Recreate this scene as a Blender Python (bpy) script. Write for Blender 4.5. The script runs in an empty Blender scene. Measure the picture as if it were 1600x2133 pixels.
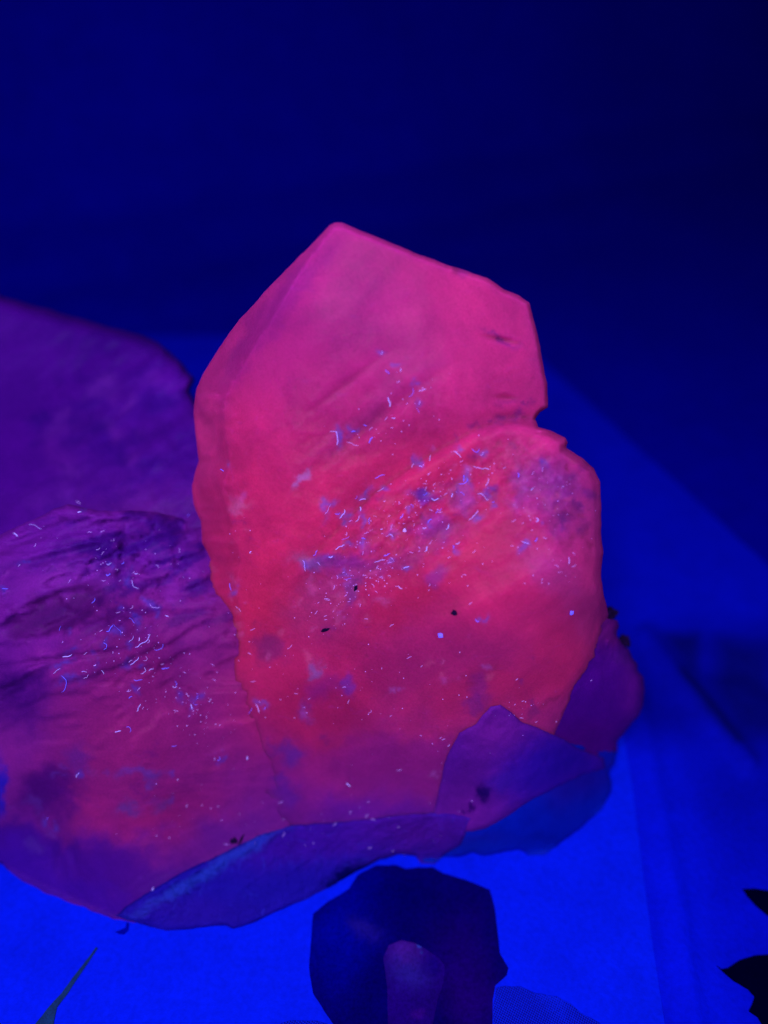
import bpy, bmesh, math, random
import numpy as np
from mathutils import Vector, noise
from mathutils.geometry import delaunay_2d_cdt
from mathutils.bvhtree import BVHTree

SC = bpy.context.scene
COL = SC.collection

# ------------------------------------------------------------ camera, world, lamps, exposure
CAM_H = 0.28
PITCH = math.radians(40)
F_PX = 1604.0                      # focal length in photo pixels (photo 1600 wide)
cam_data = bpy.data.cameras.new('camera')
cam = bpy.data.objects.new('camera', cam_data)
COL.objects.link(cam)
cam.location = (0, 0, CAM_H)
cam.rotation_euler = (math.radians(90) - PITCH, 0, 0)
cam_data.sensor_fit = 'HORIZONTAL'
cam_data.sensor_width = 36
cam_data.lens = 36 * F_PX / 1600
cam_data.clip_start = 0.01
cam_data.clip_end = 20
cam_data.dof.use_dof = True
cam_data.dof.focus_distance = 0.236
cam_data.dof.aperture_fstop = 4.6
SC.camera = cam

world = bpy.data.worlds.new('World')
SC.world = world
world.use_nodes = True
bg = world.node_tree.nodes['Background']
bg.inputs['Color'].default_value = (0.25, 0.12, 1.0, 1)
bg.inputs['Strength'].default_value = 0.10

def add_lamp(name, kind, loc, target, energy, color, **kw):
    d = bpy.data.lights.new(name, kind)
    d.energy = energy
    d.color = color
    for k, v in kw.items():
        setattr(d, k, v)
    o = bpy.data.objects.new(name, d)
    o.location = loc
    o.rotation_euler = (Vector(target) - Vector(loc)).to_track_quat('-Z', 'Y').to_euler()
    COL.objects.link(o)
    return o

# hand-held ultraviolet torch above the left shoulder of the camera
add_lamp('uv_torch', 'SPOT', (-0.07, -0.16, 0.55), (-0.05, 0.25, 0.06), 21, (0.92, 0.72, 1.0),
         spot_size=math.radians(130), spot_blend=1.0, shadow_soft_size=0.09)

SC.view_settings.view_transform = 'Standard'
SC.view_settings.look = 'None'
SC.view_settings.exposure = 0
SC.view_settings.gamma = 1

# ------------------------------------------------------------ projection helpers
C = np.array([0.0, 0.0, CAM_H])
RIGHT = np.array([1.0, 0, 0])
UP = np.array([0, math.sin(PITCH), math.cos(PITCH)])
FWD = np.array([0, math.cos(PITCH), -math.sin(PITCH)])

def rays(u, v):
    u = np.asarray(u, float); v = np.asarray(v, float)
    return FWD + ((u - 800) / F_PX)[..., None] * RIGHT + (-(v - 1066.5) / F_PX)[..., None] * UP

def s_ground(u, v, z=0.0):
    return (CAM_H - z) / -rays(u, v)[..., 2]

def s_at_y(u, v, y):
    return y / rays(u, v)[..., 1]

def P(u, v, s):
    return C + rays(u, v) * np.asarray(s)[..., None]

def ground_pt(u, v, z=0.0):
    return P(np.array([u]), np.array([v]), s_ground(np.array([u]), np.array([v]), z))[0]

# ------------------------------------------------------------ material helpers
class NT:
    def __init__(self, name):
        self.m = bpy.data.materials.new(name)
        self.m.use_nodes = True
        self.t = self.m.node_tree
        self.bsdf = self.t.nodes['Principled BSDF']
    def n(self, kind, **kw):
        nd = self.t.nodes.new(kind)
        for k, v in kw.items():
            if k in nd.inputs.keys():
                nd.inputs[k].default_value = v
            else:
                setattr(nd, k, v)
        return nd
    def l(self, a, b):
        self.t.links.new(a, b)
    def mix(self, fac, a, b, blend='MIX'):
        nd = self.n('ShaderNodeMix', data_type='RGBA', blend_type=blend)
        for s, idx in ((fac, 0), (a, 6), (b, 7)):
            if isinstance(s, (float, int)):
                nd.inputs[idx].default_value = s
            elif isinstance(s, tuple):
                nd.inputs[idx].default_value = s
            else:
                self.l(s, nd.inputs[idx])
        return nd.outputs[2]
    def noise(self, scale, detail=6, rough=0.6, mapping=None, dist=0.0):
        nd = self.n('ShaderNodeTexNoise')
        nd.inputs['Scale'].default_value = scale
        nd.inputs['Detail'].default_value = detail
        nd.inputs['Roughness'].default_value = rough
        nd.inputs['Distortion'].default_value = dist
        if mapping is not None:
            self.l(mapping, nd.inputs['Vector'])
        return nd.outputs['Fac']
    def ramp(self, src, p0, p1, c0=(0, 0, 0, 1), c1=(1, 1, 1, 1)):
        nd = self.n('ShaderNodeValToRGB')
        nd.color_ramp.elements[0].position = p0
        nd.color_ramp.elements[1].position = p1
        nd.color_ramp.elements[0].color = c0
        nd.color_ramp.elements[1].color = c1
        self.l(src, nd.inputs[0])
        return nd.outputs[0]
    def coords(self, scale=(1, 1, 1), rot=(0, 0, 0)):
        tc = self.n('ShaderNodeTexCoord')
        mp = self.n('ShaderNodeMapping')
        mp.inputs['Scale'].default_value = scale
        mp.inputs['Rotation'].default_value = rot
        self.l(tc.outputs['Object'], mp.inputs['Vector'])
        return mp.outputs[0]

def mineral_material(name, rough=0.42, spec=0.045, vein_col=(0.22, 0.03, 0.40), sscale=0.010, srad=(1.0, 0.3, 0.8), sss=0.55, bump=0.25, bump_scale=260, fleck=0.35, grain=1500):
    """fluorescent mineral: the colour it answers the torch with, plus some painted shade and glow, is stored per vertex in 'tone';
    noise adds veils, flecks and a fine crystalline bump."""
    k = NT(name)
    at = k.n('ShaderNodeAttribute', attribute_name='tone')
    co = k.coords((1, 1, 1), (0.5, 0.3, 0.2))
    veil = k.ramp(k.noise(38, 7, 0.62, co, 0.8), 0.40, 0.68, (0.84, 0.84, 0.9, 1), (1.16, 1.16, 1.1, 1))
    c2 = k.mix(1.0, at.outputs['Color'], veil, 'MULTIPLY')
    vein = k.ramp(k.noise(150, 8, 0.7, k.coords((1, 0.5, 2.2), (0.4, 0.9, 0.1)), 1.4), 0.58, 0.74)
    c3 = k.mix(k.math(vein, fleck), c2, (*vein_col, 1))
    mul = k.ramp(k.noise(grain, 3, 0.75, co), 0.25, 0.78, (0.80, 0.80, 0.84, 1), (1.18, 1.18, 1.14, 1))
    c4 = k.mix(1.0, c3, mul, 'MULTIPLY')
    k.l(c4, k.bsdf.inputs['Base Color'])
    k.bsdf.inputs['Roughness'].default_value = rough
    k.bsdf.inputs['IOR'].default_value = 1.45
    k.bsdf.inputs['Specular IOR Level'].default_value = spec
    k.bsdf.inputs['Subsurface Weight'].default_value = sss
    k.bsdf.inputs['Subsurface Radius'].default_value = srad
    k.bsdf.inputs['Subsurface Scale'].default_value = sscale
    h1 = k.noise(bump_scale, 8, 0.62, co, 0.6)
    h2 = k.noise(bump_scale * 5, 4, 0.6, co)
    add = k.n('ShaderNodeMath', operation='MULTIPLY_ADD')
    k.l(h2, add.inputs[0]); add.inputs[1].default_value = 0.25; k.l(h1, add.inputs[2])
    b = k.n('ShaderNodeBump')
    b.inputs['Strength'].default_value = bump
    b.inputs['Distance'].default_value = 0.0012
    k.l(add.outputs[0], b.inputs['Height'])
    k.l(b.outputs[0], k.bsdf.inputs['Normal'])
    return k.m

def _math(self, a, mul):
    nd = self.n('ShaderNodeMath', operation='MULTIPLY')
    self.l(a, nd.inputs[0]); nd.inputs[1].default_value = mul
    return nd.outputs[0]
NT.math = _math

MAT = {}
MAT['crystal'] = mineral_material('crystal_fluorescent', rough=0.45, sss=0.9, bump=0.22, fleck=0.15, sscale=0.013)
MAT['broken'] = mineral_material('crystal_broken', rough=0.6, sss=0.3, bump=0.16, bump_scale=170, fleck=0.15, vein_col=(0.10, 0.012, 0.34), sscale=0.004, srad=(0.6, 0.6, 0.6))
MAT['matrix'] = mineral_material('matrix_granular', rough=0.8, spec=0.02, sss=0.1, bump=1.0, bump_scale=520, fleck=0.4, grain=2200, vein_col=(0.02, 0.03, 0.6), sscale=0.003, srad=(0.5, 0.5, 0.5))
MAT['thin'] = mineral_material('matrix_thin', rough=0.6, spec=0.05, sss=0.6, bump=0.2, bump_scale=220, fleck=0.1, vein_col=(0.01, 0.02, 0.6), sscale=0.006, srad=(0.3, 0.5, 1.0))

def flat_material(name, col, rough=0.8, var=0.12, scale=60, bump=0.05, attr=False, spec=0.2):
    k = NT(name)
    co = k.coords()
    if attr:
        src = k.n('ShaderNodeAttribute', attribute_name='tone').outputs['Color']
    else:
        src = k.mix(0.0, (*col, 1), (*col, 1))
    m1 = k.ramp(k.noise(scale, 8, 0.6, co), 0.3, 0.75, (1 - var, 1 - var, 1 - var, 1), (1 + var, 1 + var, 1 + var, 1))
    c = k.mix(1.0, src, m1, 'MULTIPLY')
    sp = k.ramp(k.noise(scale * 9, 4, 0.7, co), 0.25, 0.62, (1 - 2 * var, 1 - 2 * var, 1 - 2 * var, 1), (1, 1, 1, 1))
    c = k.mix(1.0, c, sp, 'MULTIPLY')
    k.l(c, k.bsdf.inputs['Base Color'])
    k.bsdf.inputs['Roughness'].default_value = rough
    k.bsdf.inputs['Specular IOR Level'].default_value = spec
    b = k.n('ShaderNodeBump')
    b.inputs['Strength'].default_value = bump
    b.inputs['Distance'].default_value = 0.001
    k.l(k.noise(scale * 10, 5, 0.6, co), b.inputs['Height'])
    k.l(b.outputs[0], k.bsdf.inputs['Normal'])
    return k.m

MAT['paper'] = flat_material('glowing_paper', (0.0, 0.009, 0.93), attr=True, var=0.11, scale=55, bump=0.25, spec=0.03)
MAT['ink'] = flat_material('ink_dark', (0.0, 0.0, 0.1), attr=True, var=0.22, scale=90, spec=0.0)
MAT['leaf_ink'] = flat_material('ink_black', (0.0, 0.0, 0.012), var=0.1, scale=90, spec=0.0)
MAT['grass_ink'] = flat_material('ink_green', (0.002, 0.028, 0.12), var=0.3, scale=300, spec=0.1)
MAT['cloth'] = flat_material('dark_cloth', (0.0, 0.0, 0.31), var=0.1, scale=9, bump=0.1, spec=0.02)
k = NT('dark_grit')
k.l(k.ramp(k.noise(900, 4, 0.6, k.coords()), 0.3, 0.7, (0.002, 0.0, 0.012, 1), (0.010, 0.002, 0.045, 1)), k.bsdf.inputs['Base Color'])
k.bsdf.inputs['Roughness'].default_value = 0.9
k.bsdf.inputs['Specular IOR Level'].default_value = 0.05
MAT['grit'] = k.m  # dark material of the shadow lumps

# halftone print: rows of dots
k = NT('halftone_ink')
co = k.coords((1, 1, 1), (0, 0, math.radians(30)))
vo = k.n('ShaderNodeTexVoronoi')
vo.inputs['Scale'].default_value = 1500
vo.inputs['Randomness'].default_value = 0.12
k.l(co, vo.inputs['Vector'])
dots = k.ramp(vo.outputs['Distance'], 0.30, 0.55)
k.l(k.mix(dots, (0.0, 0.001, 0.16, 1), (0.0, 0.01, 0.62, 1)), k.bsdf.inputs['Base Color'])
k.bsdf.inputs['Roughness'].default_value = 0.8
k.bsdf.inputs['Specular IOR Level'].default_value = 0.05
MAT['halftone'] = k.m

def lint_material(name, col, strength):
    k = NT(name)
    k.bsdf.inputs['Base Color'].default_value = (0.08, 0.05, 0.6, 1)
    k.bsdf.inputs['Roughness'].default_value = 0.6
    k.bsdf.inputs['Emission Color'].default_value = (*col, 1)      # optical brightener in lint glows under UV
    k.bsdf.inputs['Emission Strength'].default_value = strength
    return k.m
MAT['lint'] = lint_material('lint_glow', (0.42, 0.30, 1.0), 1.0)
MAT['lint_blue'] = lint_material('lint_glow_blue', (0.09, 0.08, 1.0), 0.9)
MAT['lint_pale'] = lint_material('lint_glow_pale', (0.62, 0.30, 0.95), 0.8)

# ------------------------------------------------------------ shape helpers
def densify(outline, step, jitter, seed):
    out = []
    n = len(outline)
    for i in range(n):
        a = Vector(outline[i]); b = Vector(outline[(i + 1) % n])
        L = (b - a).length
        k = max(1, int(L / step))
        nrm = Vector((-(b - a).y, (b - a).x)) / max(L, 1e-6)
        for j in range(k):
            p = a.lerp(b, j / k)
            f = noise.fractal(Vector((p.x * 0.022, p.y * 0.022, seed)), 0.8, 2.1, 4)
            q = p + nrm * f * jitter
            out.append((q.x, q.y))
    return out

def dist_to_poly(pts, poly):
    A = np.array(poly); B = np.roll(A, -1, axis=0)
    d = np.full(len(pts), 1e9)
    for a, b in zip(A, B):
        ab = b - a
        t = np.clip(((pts - a) @ ab) / max(ab @ ab, 1e-9), 0, 1)
        d = np.minimum(d, np.hypot(*(pts - (a + t[:, None] * ab)).T))
    return d

def inside(pts, poly):
    x, y = pts[:, 0], pts[:, 1]
    r = np.zeros(len(pts), bool)
    n = len(poly)
    for i in range(n):
        x1, y1 = poly[i]; x2, y2 = poly[(i + 1) % n]
        if y1 == y2:
            continue
        c = ((y1 > y) != (y2 > y)) & (x < (x2 - x1) * (y - y1) / (y2 - y1) + x1)
        r ^= c
    return r

def triangulate(poly, step, seed):
    rnd = np.random.RandomState(seed)
    A = np.array(poly)
    lo = A.min(0); hi = A.max(0)
    gx, gy = np.meshgrid(np.arange(lo[0], hi[0], step), np.arange(lo[1], hi[1], step * 0.87))
    gx[1::2] += step / 2
    g = np.stack([gx.ravel(), gy.ravel()], 1)
    g += rnd.uniform(-0.22, 0.22, g.shape) * step
    g = g[inside(g, poly)]
    g = g[dist_to_poly(g, poly) > step * 0.55]
    pts = [Vector(p) for p in poly] + [Vector(p) for p in g]
    nb = len(poly)
    face = [list(range(nb))]
    vs, es, fs, ov, oe, of = delaunay_2d_cdt(pts, [], face, 1, 1e-4)
    V = np.array([[p.x, p.y] for p in vs])
    isb = np.array([any(i < nb for i in o) if o else False for o in ov])
    return V, [tuple(f) for f in fs], isb

def tps(ctrl, vals, q, reg=1e-3):
    X = np.array(ctrl, float) / 500.0
    Q = np.array(q, float) / 500.0
    n = len(X)
    def U(r2):
        return 0.5 * r2 * np.log(np.maximum(r2, 1e-12))
    K = U(((X[:, None] - X[None]) ** 2).sum(-1)) + reg * np.eye(n)
    Pm = np.hstack([np.ones((n, 1)), X])
    M = np.block([[K, Pm], [Pm.T, np.zeros((3, 3))]])
    w = np.linalg.solve(M, np.concatenate([vals, np.zeros(3)]))
    out = np.empty(len(Q))
    for i in range(0, len(Q), 5000):
        q_ = Q[i:i + 5000]
        out[i:i + 5000] = U(((q_[:, None] - X[None]) ** 2).sum(-1)) @ w[:n] + w[n] + q_ @ w[n + 1:]
    return out

def fr(x, y, z, octv=5, H=0.8):
    return noise.fractal(Vector((x, y, z)), H, 2.1, octv)

def tone_colors(V, base, blobs, seed, wob=28):
    """blobs: (u, v, ru, rv, angle_deg, colour, strength, hardness) soft-edged zones of colour, a few of them painted shade or glow"""
    col = np.tile(np.array(base, float), (len(V), 1))
    wu = np.array([fr(u * 0.012, v * 0.012, seed, 5) for u, v in V]) * wob
    wv = np.array([fr(u * 0.012, v * 0.012, seed + 9, 5) for u, v in V]) * wob
    wu = wu + np.array([fr(u * 0.055, v * 0.055, seed + 20, 3) for u, v in V]) * 9
    wv = wv + np.array([fr(u * 0.055, v * 0.055, seed + 31, 3) for u, v in V]) * 9
    for (bu, bv, ru, rv, ang, c, st, hd) in blobs:
        a = math.radians(ang)
        dx = V[:, 0] + wu - bu; dy = V[:, 1] + wv - bv
        x = dx * math.cos(a) + dy * math.sin(a)
        y = -dx * math.sin(a) + dy * math.cos(a)
        r = np.sqrt((x / ru) ** 2 + (y / rv) ** 2)
        f = st / (1 + np.exp((r - 1) * hd))
        col = col * (1 - f[:, None]) + np.array(c) * f[:, None]
    return col

def link_obj(name, mesh, mat, parent=None):
    o = bpy.data.objects.new(name, mesh)
    COL.objects.link(o)
    mesh.materials.append(mat)
    if parent is not None:
        o.parent = parent
        o.matrix_parent_inverse = parent.matrix_world.inverted()
    return o

def set_tone(mesh, cols):
    at = mesh.color_attributes.new('tone', 'FLOAT_COLOR', 'POINT')
    buf = np.ones((len(mesh.vertices), 4), np.float32)
    buf[:, :3] = np.clip(cols, 0, 1)
    at.data.foreach_set('color', buf.ravel())

GAIN = np.array([0.65, 1.1, 0.66])
FIELDS = {}
def seam_mix(V, cols, side):
    seam = np.interp(V[:, 1], [1380, 1500, 1600, 1740], [470, 505, 560, 600])
    w = 1 / (1 + np.exp(-np.clip((V[:, 0] - seam) / 26, -30, 30)))
    gate = 1 / (1 + np.exp(-np.clip((V[:, 1] - 1430) / 28, -30, 30)))
    b, bl, sd, wb = FIELDS['crystal' if side == 'broken' else 'broken']
    other = tone_colors(V, b, bl, sd, wb)
    f = (gate * (w if side == 'broken' else 1 - w))[:, None]
    return cols * (1 - f) + other * f

# one continuous lower body of rock: (u, v, world depth) of its surface
BODY = [(1178, 913, .182), (1250, 1005, .178), (1258, 1240, .163), (900, 1000, .175), (640, 1165, .1675), (900, 1300, .150), (1100, 1200, .154),
        (1100, 1450, .146), (800, 1400, .1495), (700, 1500, .1480), (930, 1690, .1390), (590, 1400, .157), (540, 1560, .150), (760, 1080, .170),
        (1000, 1050, .170), (1100, 1000, .174), (700, 1690, .1405), (600, 1735, .1365), (700, 1760, .1345), (850, 1720, .138),
        (-100, 1150, .185), (0, 1115, .188), (140, 1052, .19), (300, 1150, .189), (410, 1400, .161), (200, 1300, .160), (0, 1300, .163),
        (100, 1500, .146), (300, 1600, .139), (0, 1600, .142), (470, 1640, .1425), (500, 1740, .1345), (0, 1750, .134), (300, 1780, .1265), (420, 1850, .1215),
        (200, 1895, 'g'), (0, 1802, 'g'), (290, 1922, 'g'), (-120, 1760, 'g'), (400, 1935, 'g'), (487, 1936, 'g'), (600, 1888, 'g'), (745, 1815, 'g'),
        (865, 1785, 'g'), (925, 1786, 'g'), (1098, 1782, 'g'), (1160, 1765, 'g'), (1255, 1682, 'g'),
        (1290, 1400, .163), (1220, 1430, .1525), (1300, 1500, .162), (1345, 1430, .170), (1290, 1300, .176), (1283, 1570, .163), (1230, 1330, .160),
        (1000, 1600, .1375), (1120, 1657, .139), (960, 1740, .1335), (1200, 1640, .148)]
def body_s(V):
    vals = [float((s_ground(np.array([u], float), np.array([v], float), 0.002) if y == 'g' else s_at_y(np.array([u], float), np.array([v], float), y))[0]) for u, v, y in BODY]
    return tps([(b[0], b[1]) for b in BODY], np.array(vals), V, 2e-4)

def solid(name, outline, ctrl, mat, parent, base, blobs=(), tseed=None, fld=None, edge=0.01, R=40, round_=True,
          thick=0.04, step=6, jitter=3, seed=1, detail=None, zmin=0.0020, wob=28, back_r=150, smooth=True, second=None, streak=0.0, body=None):
    poly = densify(outline, step, jitter, seed)
    V, F, isb = triangulate(poly, step, seed)
    cu = [(c[0], c[1]) for c in ctrl]
    vals = []
    for c in ctrl:
        u, v = np.array([c[0]], float), np.array([c[1]], float)
        vals.append(float(s_ground(u, v, zmin)[0] if c[2] == 'g' else s_at_y(u, v, c[2])[0]))
    S = tps(cu, np.array(vals), V) if body is None else body_s(V) + (np.array([body(u, v) for u, v in V]) if callable(body) else body)
    if second is not None:
        poly2, ctrl2 = second
        c2 = [(c[0], c[1]) for c in ctrl2]
        v2 = [float(s_at_y(np.array([c[0]], float), np.array([c[1]], float), c[2])[0]) for c in ctrl2]
        S2 = body_s(V)
        d2 = dist_to_poly(V, poly2); in2 = inside(V, poly2)
        x2 = np.clip(d2 / 26, 0, 1)
        S2 = S2 + np.where(in2, 0.0035 * (1 - np.sqrt(1 - (1 - x2) ** 2)), 0.0035 + d2 * 0.0004)
        kk = 0.0016
        h = np.clip(0.5 + 0.5 * (S - S2) / kk, 0, 1)
        S = S * (1 - h) + S2 * h - kk * h * (1 - h)
    d = dist_to_poly(V, poly)
    d[isb] = 0
    Rv = np.array([R(u, v) for u, v in V]) if callable(R) else np.full(len(V), float(R))
    x = np.clip(d / Rv, 0, 1)
    prof = np.sqrt(np.maximum(0, 1 - (1 - x) ** 2)) if round_ else np.where(x < 0.9, x / 0.95, 1 - (1 - x) ** 2 * 0.53 * 10 * 0.1)
    ev = np.array([edge(u, v) for u, v in V]) if callable(edge) else edge
    Sf = S + ev * (1 - prof)
    if detail is not None:
        dd = np.array([detail(u, v) for u, v in V])
        Sf = Sf + dd * np.clip(d / 12, 0.15, 1)
    # back surface on the same outline
    xb = np.clip(d / back_r, 0, 1)
    nb_ = np.array([fr(u * 0.008, v * 0.008, seed + 30, 4) for u, v in V])
    Sb = Sf * 0 + (S + ev) + thick * np.sqrt(np.maximum(0, 1 - (1 - xb) ** 2)) * (1 + 0.25 * nb_)
    Sb[isb] = Sf[isb]
    Sb = np.maximum(Sb, Sf + 0.0005 * (~isb))
    mx = s_ground(V[:, 0], V[:, 1], zmin)
    mx = np.where(mx < 0, 1e9, mx)
    mx2 = s_ground(V[:, 0], V[:, 1], zmin - 0.0009)
    mx2 = np.where(mx2 < 0, 1e9, mx2)
    Sf = np.minimum(Sf, mx); Sb = np.minimum(Sb, mx2)
    Sb = np.where(isb, Sf, Sb)
    A = P(V[:, 0], V[:, 1], Sf); B = P(V[:, 0], V[:, 1], Sb)
    idx = np.arange(len(V))
    bidx = np.where(isb, idx, 0)
    k_ = len(V)
    extra = []
    for i in range(len(V)):
        if not isb[i]:
            bidx[i] = k_ + len(extra); extra.append(B[i])
    verts = np.vstack([A, np.array(extra)])
    faces = []
    a, b, c = F[0][:3]
    n = np.cross(A[b] - A[a], A[c] - A[a])
    flip = n @ (C - A[a]) < 0
    for f in F:
        ff = f[::-1] if flip else f
        faces.append(tuple(int(i) for i in ff))
        gg = [int(bidx[i]) for i in ff[::-1]]
        if len(set(gg)) == len(gg) and not all(isb[i] for i in ff):
            faces.append(tuple(gg))
    me = bpy.data.meshes.new(name)
    me.from_pydata([tuple(p) for p in verts], [], faces)
    me.validate()
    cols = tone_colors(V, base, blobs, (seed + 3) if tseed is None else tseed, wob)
    if fld:
        cols = seam_mix(V, cols, fld)
    if streak:
        for q, (u, v) in enumerate(V):
            x_, y_ = rot(u, v, -20)
            g = fr(x_ * 0.009, y_ * 0.026, seed + 50, 5, 0.8)
            g2 = 1 / (1 + math.exp(-(g - 0.12) * 14))
            wgt = streak * (1 / (1 + math.exp((v - 1330) / 60))) * (1 / (1 + math.exp(-(u - 110) / 40)))
            cols[q] *= (1 - wgt * g2 * np.array([0.62, 0.7, 0.25]))
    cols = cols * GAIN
    allc = np.vstack([cols, cols[~isb]])
    set_tone(me, allc)
    if smooth:
        me.polygons.foreach_set('use_smooth', [True] * len(me.polygons))
    me.update()
    return link_obj(name, me, mat, parent)

def tag(o, label=None, cat=None, group=None, kind=None):
    if label: o['label'] = label
    if cat: o['category'] = cat
    if group: o['group'] = group
    if kind: o['kind'] = kind
    return o

def empty(name, loc):
    o = bpy.data.objects.new(name, None)
    o.location = loc
    o.empty_display_size = 0.02
    COL.objects.link(o)
    bpy.context.view_layer.update()
    return o

# ------------------------------------------------------------ setting
# dark cloth: flat under the papers, sweeping up behind them
bm = bmesh.new()
prof = [(-0.6, -0.012), (0.50, -0.012), (0.60, -0.010), (0.70, 0.0), (0.78, 0.03), (0.83, 0.08), (0.86, 0.16),
        (0.88, 0.3), (0.89, 0.5), (0.90, 0.8), (0.905, 1.2)]
pp = []
for i in range(len(prof) - 1):
    for j in range(6):
        t = j / 6
        pp.append((prof[i][0] * (1 - t) + prof[i + 1][0] * t, prof[i][1] * (1 - t) + prof[i + 1][1] * t))
pp.append(prof[-1])
NX = 48
grid = []
for (y, z) in pp:
    row = []
    for i in range(NX + 1):
        x = -1.6 + 3.2 * i / NX
        w = fr(x * 1.6, y * 1.2, z * 1.5, 3) * 0.012 * min(1, max(0, (y - 0.5) * 5))
        row.append(bm.verts.new((x, y - w, z)))
    grid.append(row)
for a, b in zip(grid, grid[1:]):
    for i in range(NX):
        bm.faces.new((a[i], a[i + 1], b[i + 1], b[i]))
me = bpy.data.meshes.new('backdrop'); bm.to_mesh(me); bm.free()
me.polygons.foreach_set('use_smooth', [True] * len(me.polygons))
bd = tag(link_obj('backdrop', me, MAT['cloth']), kind='structure')
bd.rotation_euler = (0, 0, math.radians(27))

def seg_d(u, v, pts):
    best = 1e9
    for (x1, y1), (x2, y2) in zip(pts, pts[1:]):
        dx, dy = x2 - x1, y2 - y1
        t = max(0, min(1, ((u - x1) * dx + (v - y1) * dy) / (dx * dx + dy * dy)))
        best = min(best, math.hypot(u - x1 - t * dx, v - y1 - t * dy))
    return best

def side_of(u, v, pts):
    (x1, y1), (x2, y2) = pts[0], pts[-1]
    return (x2 - x1) * (v - y1) - (y2 - y1) * (u - x1)

def sheet(name, outline, z0, mat, parent=None, base=(0, 0.006, 0.9), blobs=(), step=10, zfun=None, thick=0.0004,
          jitter=0, seed=1, wob=6, polys=()):
    poly = densify(outline, step, jitter, seed)
    V, F, isb = triangulate(poly, step, seed)
    Z = np.full(len(V), z0)
    if zfun is not None:
        Z = Z + np.array([zfun(u, v) for u, v in V])
    S = s_ground(V[:, 0], V[:, 1], z0)
    A = P(V[:, 0], V[:, 1], S)
    A[:, 2] = Z
    B = A.copy(); B[:, 2] -= thick; W1 = A.copy()
    n = len(V)
    a, b, c = F[0][:3]
    flip = np.cross(A[b] - A[a], A[c] - A[a])[2] < 0
    faces = []
    from collections import Counter
    ec = {}
    for f in F:
        ff = [int(i) for i in (f[::-1] if flip else f)]
        faces.append(tuple(ff)); faces.append(tuple(i + n for i in ff[::-1]))
        for i, j in zip(ff, ff[1:] + ff[:1]):
            ec[(i, j)] = 1
    for (i, j) in list(ec):
        if (j, i) not in ec:
            faces.append((j + 2 * n, i + 2 * n, i + n, j + n))
    me = bpy.data.meshes.new(name)
    me.from_pydata([tuple(p) for p in np.vstack([A, B, W1])], [], faces)
    me.validate()
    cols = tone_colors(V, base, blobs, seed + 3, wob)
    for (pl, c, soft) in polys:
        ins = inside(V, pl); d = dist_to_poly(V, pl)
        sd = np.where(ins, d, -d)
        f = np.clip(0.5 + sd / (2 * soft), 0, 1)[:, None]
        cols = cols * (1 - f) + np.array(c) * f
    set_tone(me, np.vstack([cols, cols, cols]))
    me.polygons.foreach_set('use_smooth', [all(i < n for i in p.vertices) for p in me.polygons])
    return link_obj(name, me, mat, parent)

# lower sheet: large glowing paper with a crease, a faint dark print and painted fold shade at the right
CREASE = [(1330, 1480), (1352, 1580), (1380, 1720), (1412, 1900), (1450, 2133), (1480, 2400)]
DIAG = [(1345, 1330), (1400, 1400), (1470, 1480), (1560, 1590)]
def under_z(u, v):
    d = seg_d(u, v, CREASE)
    z = 0.0022 * math.exp(-(d / 24) ** 2)
    d2 = seg_d(u, v, DIAG)
    z += 0.0036 * math.exp(-(d2 / 22) ** 2) - 0.002 * math.exp(-(seg_d(u, v, [(1450, 1395), (1560, 1400), (1640, 1450)]) / 24) ** 2)
    z += 0.0010 * fr(u * 0.0035, v * 0.0035, 4.2, 3)
    if u > 1450:
        z += 0.0
    return z
lower = empty('large_sheet', (0.05, 0.3, 0))
tag(lower, 'large creased blue-glowing sheet lying flat beneath the page and the crystal cluster', 'paper sheet')
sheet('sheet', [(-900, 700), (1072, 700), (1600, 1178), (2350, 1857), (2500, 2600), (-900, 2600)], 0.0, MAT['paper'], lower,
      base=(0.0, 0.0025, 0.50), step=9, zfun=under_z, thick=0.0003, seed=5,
      blobs=[(1600, 1640, 180, 130, 0, (0, 0.0015, 0.30), 0.7, 3), (1425, 1950, 70, 420, -12, (0, 0.005, 0.66), 0.8, 3)],  # bright strip paints the crease's ridge highlight; darker towards the right
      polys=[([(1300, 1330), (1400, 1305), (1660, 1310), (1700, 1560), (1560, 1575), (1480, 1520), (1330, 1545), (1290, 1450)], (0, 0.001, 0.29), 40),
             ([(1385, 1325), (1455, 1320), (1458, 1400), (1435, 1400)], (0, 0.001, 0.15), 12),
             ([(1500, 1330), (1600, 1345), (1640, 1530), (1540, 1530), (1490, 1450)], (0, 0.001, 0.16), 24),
             ([(1408, 1400), (1424, 1396), (1500, 1480), (1548, 1548), (1530, 1556), (1470, 1490)], (0, 0.001, 0.14), 9)])  # smaller dark polygons paint the shade of the folds
leaf1 = [(1548, 1851), (1575, 1851), (1600, 1856), (1640, 1870), (1700, 1930), (1680, 1960), (1640, 1935), (1600, 1906), (1575, 1886), (1558, 1866)]
leaf2 = [(1494, 2010), (1505, 2018), (1518, 2016), (1545, 1998), (1575, 1988), (1610, 1986), (1660, 1995), (1700, 2100), (1700, 2300), (1640, 2260), (1605, 2160),
         (1590, 2133), (1580, 2118), (1562, 2106), (1572, 2085), (1574, 2075), (1560, 2060), (1530, 2043), (1510, 2026)]
for lf in (leaf1, leaf2):
    sheet('printed_leaf', lf, 0.0016, MAT['leaf_ink'], lower, base=(0, 0, 0.01), step=9, thick=0.0002, jitter=1, seed=8,
          zfun=lambda u, v: 0.0010 * fr(u * 0.0035, v * 0.0035, 4.2, 3))

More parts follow.
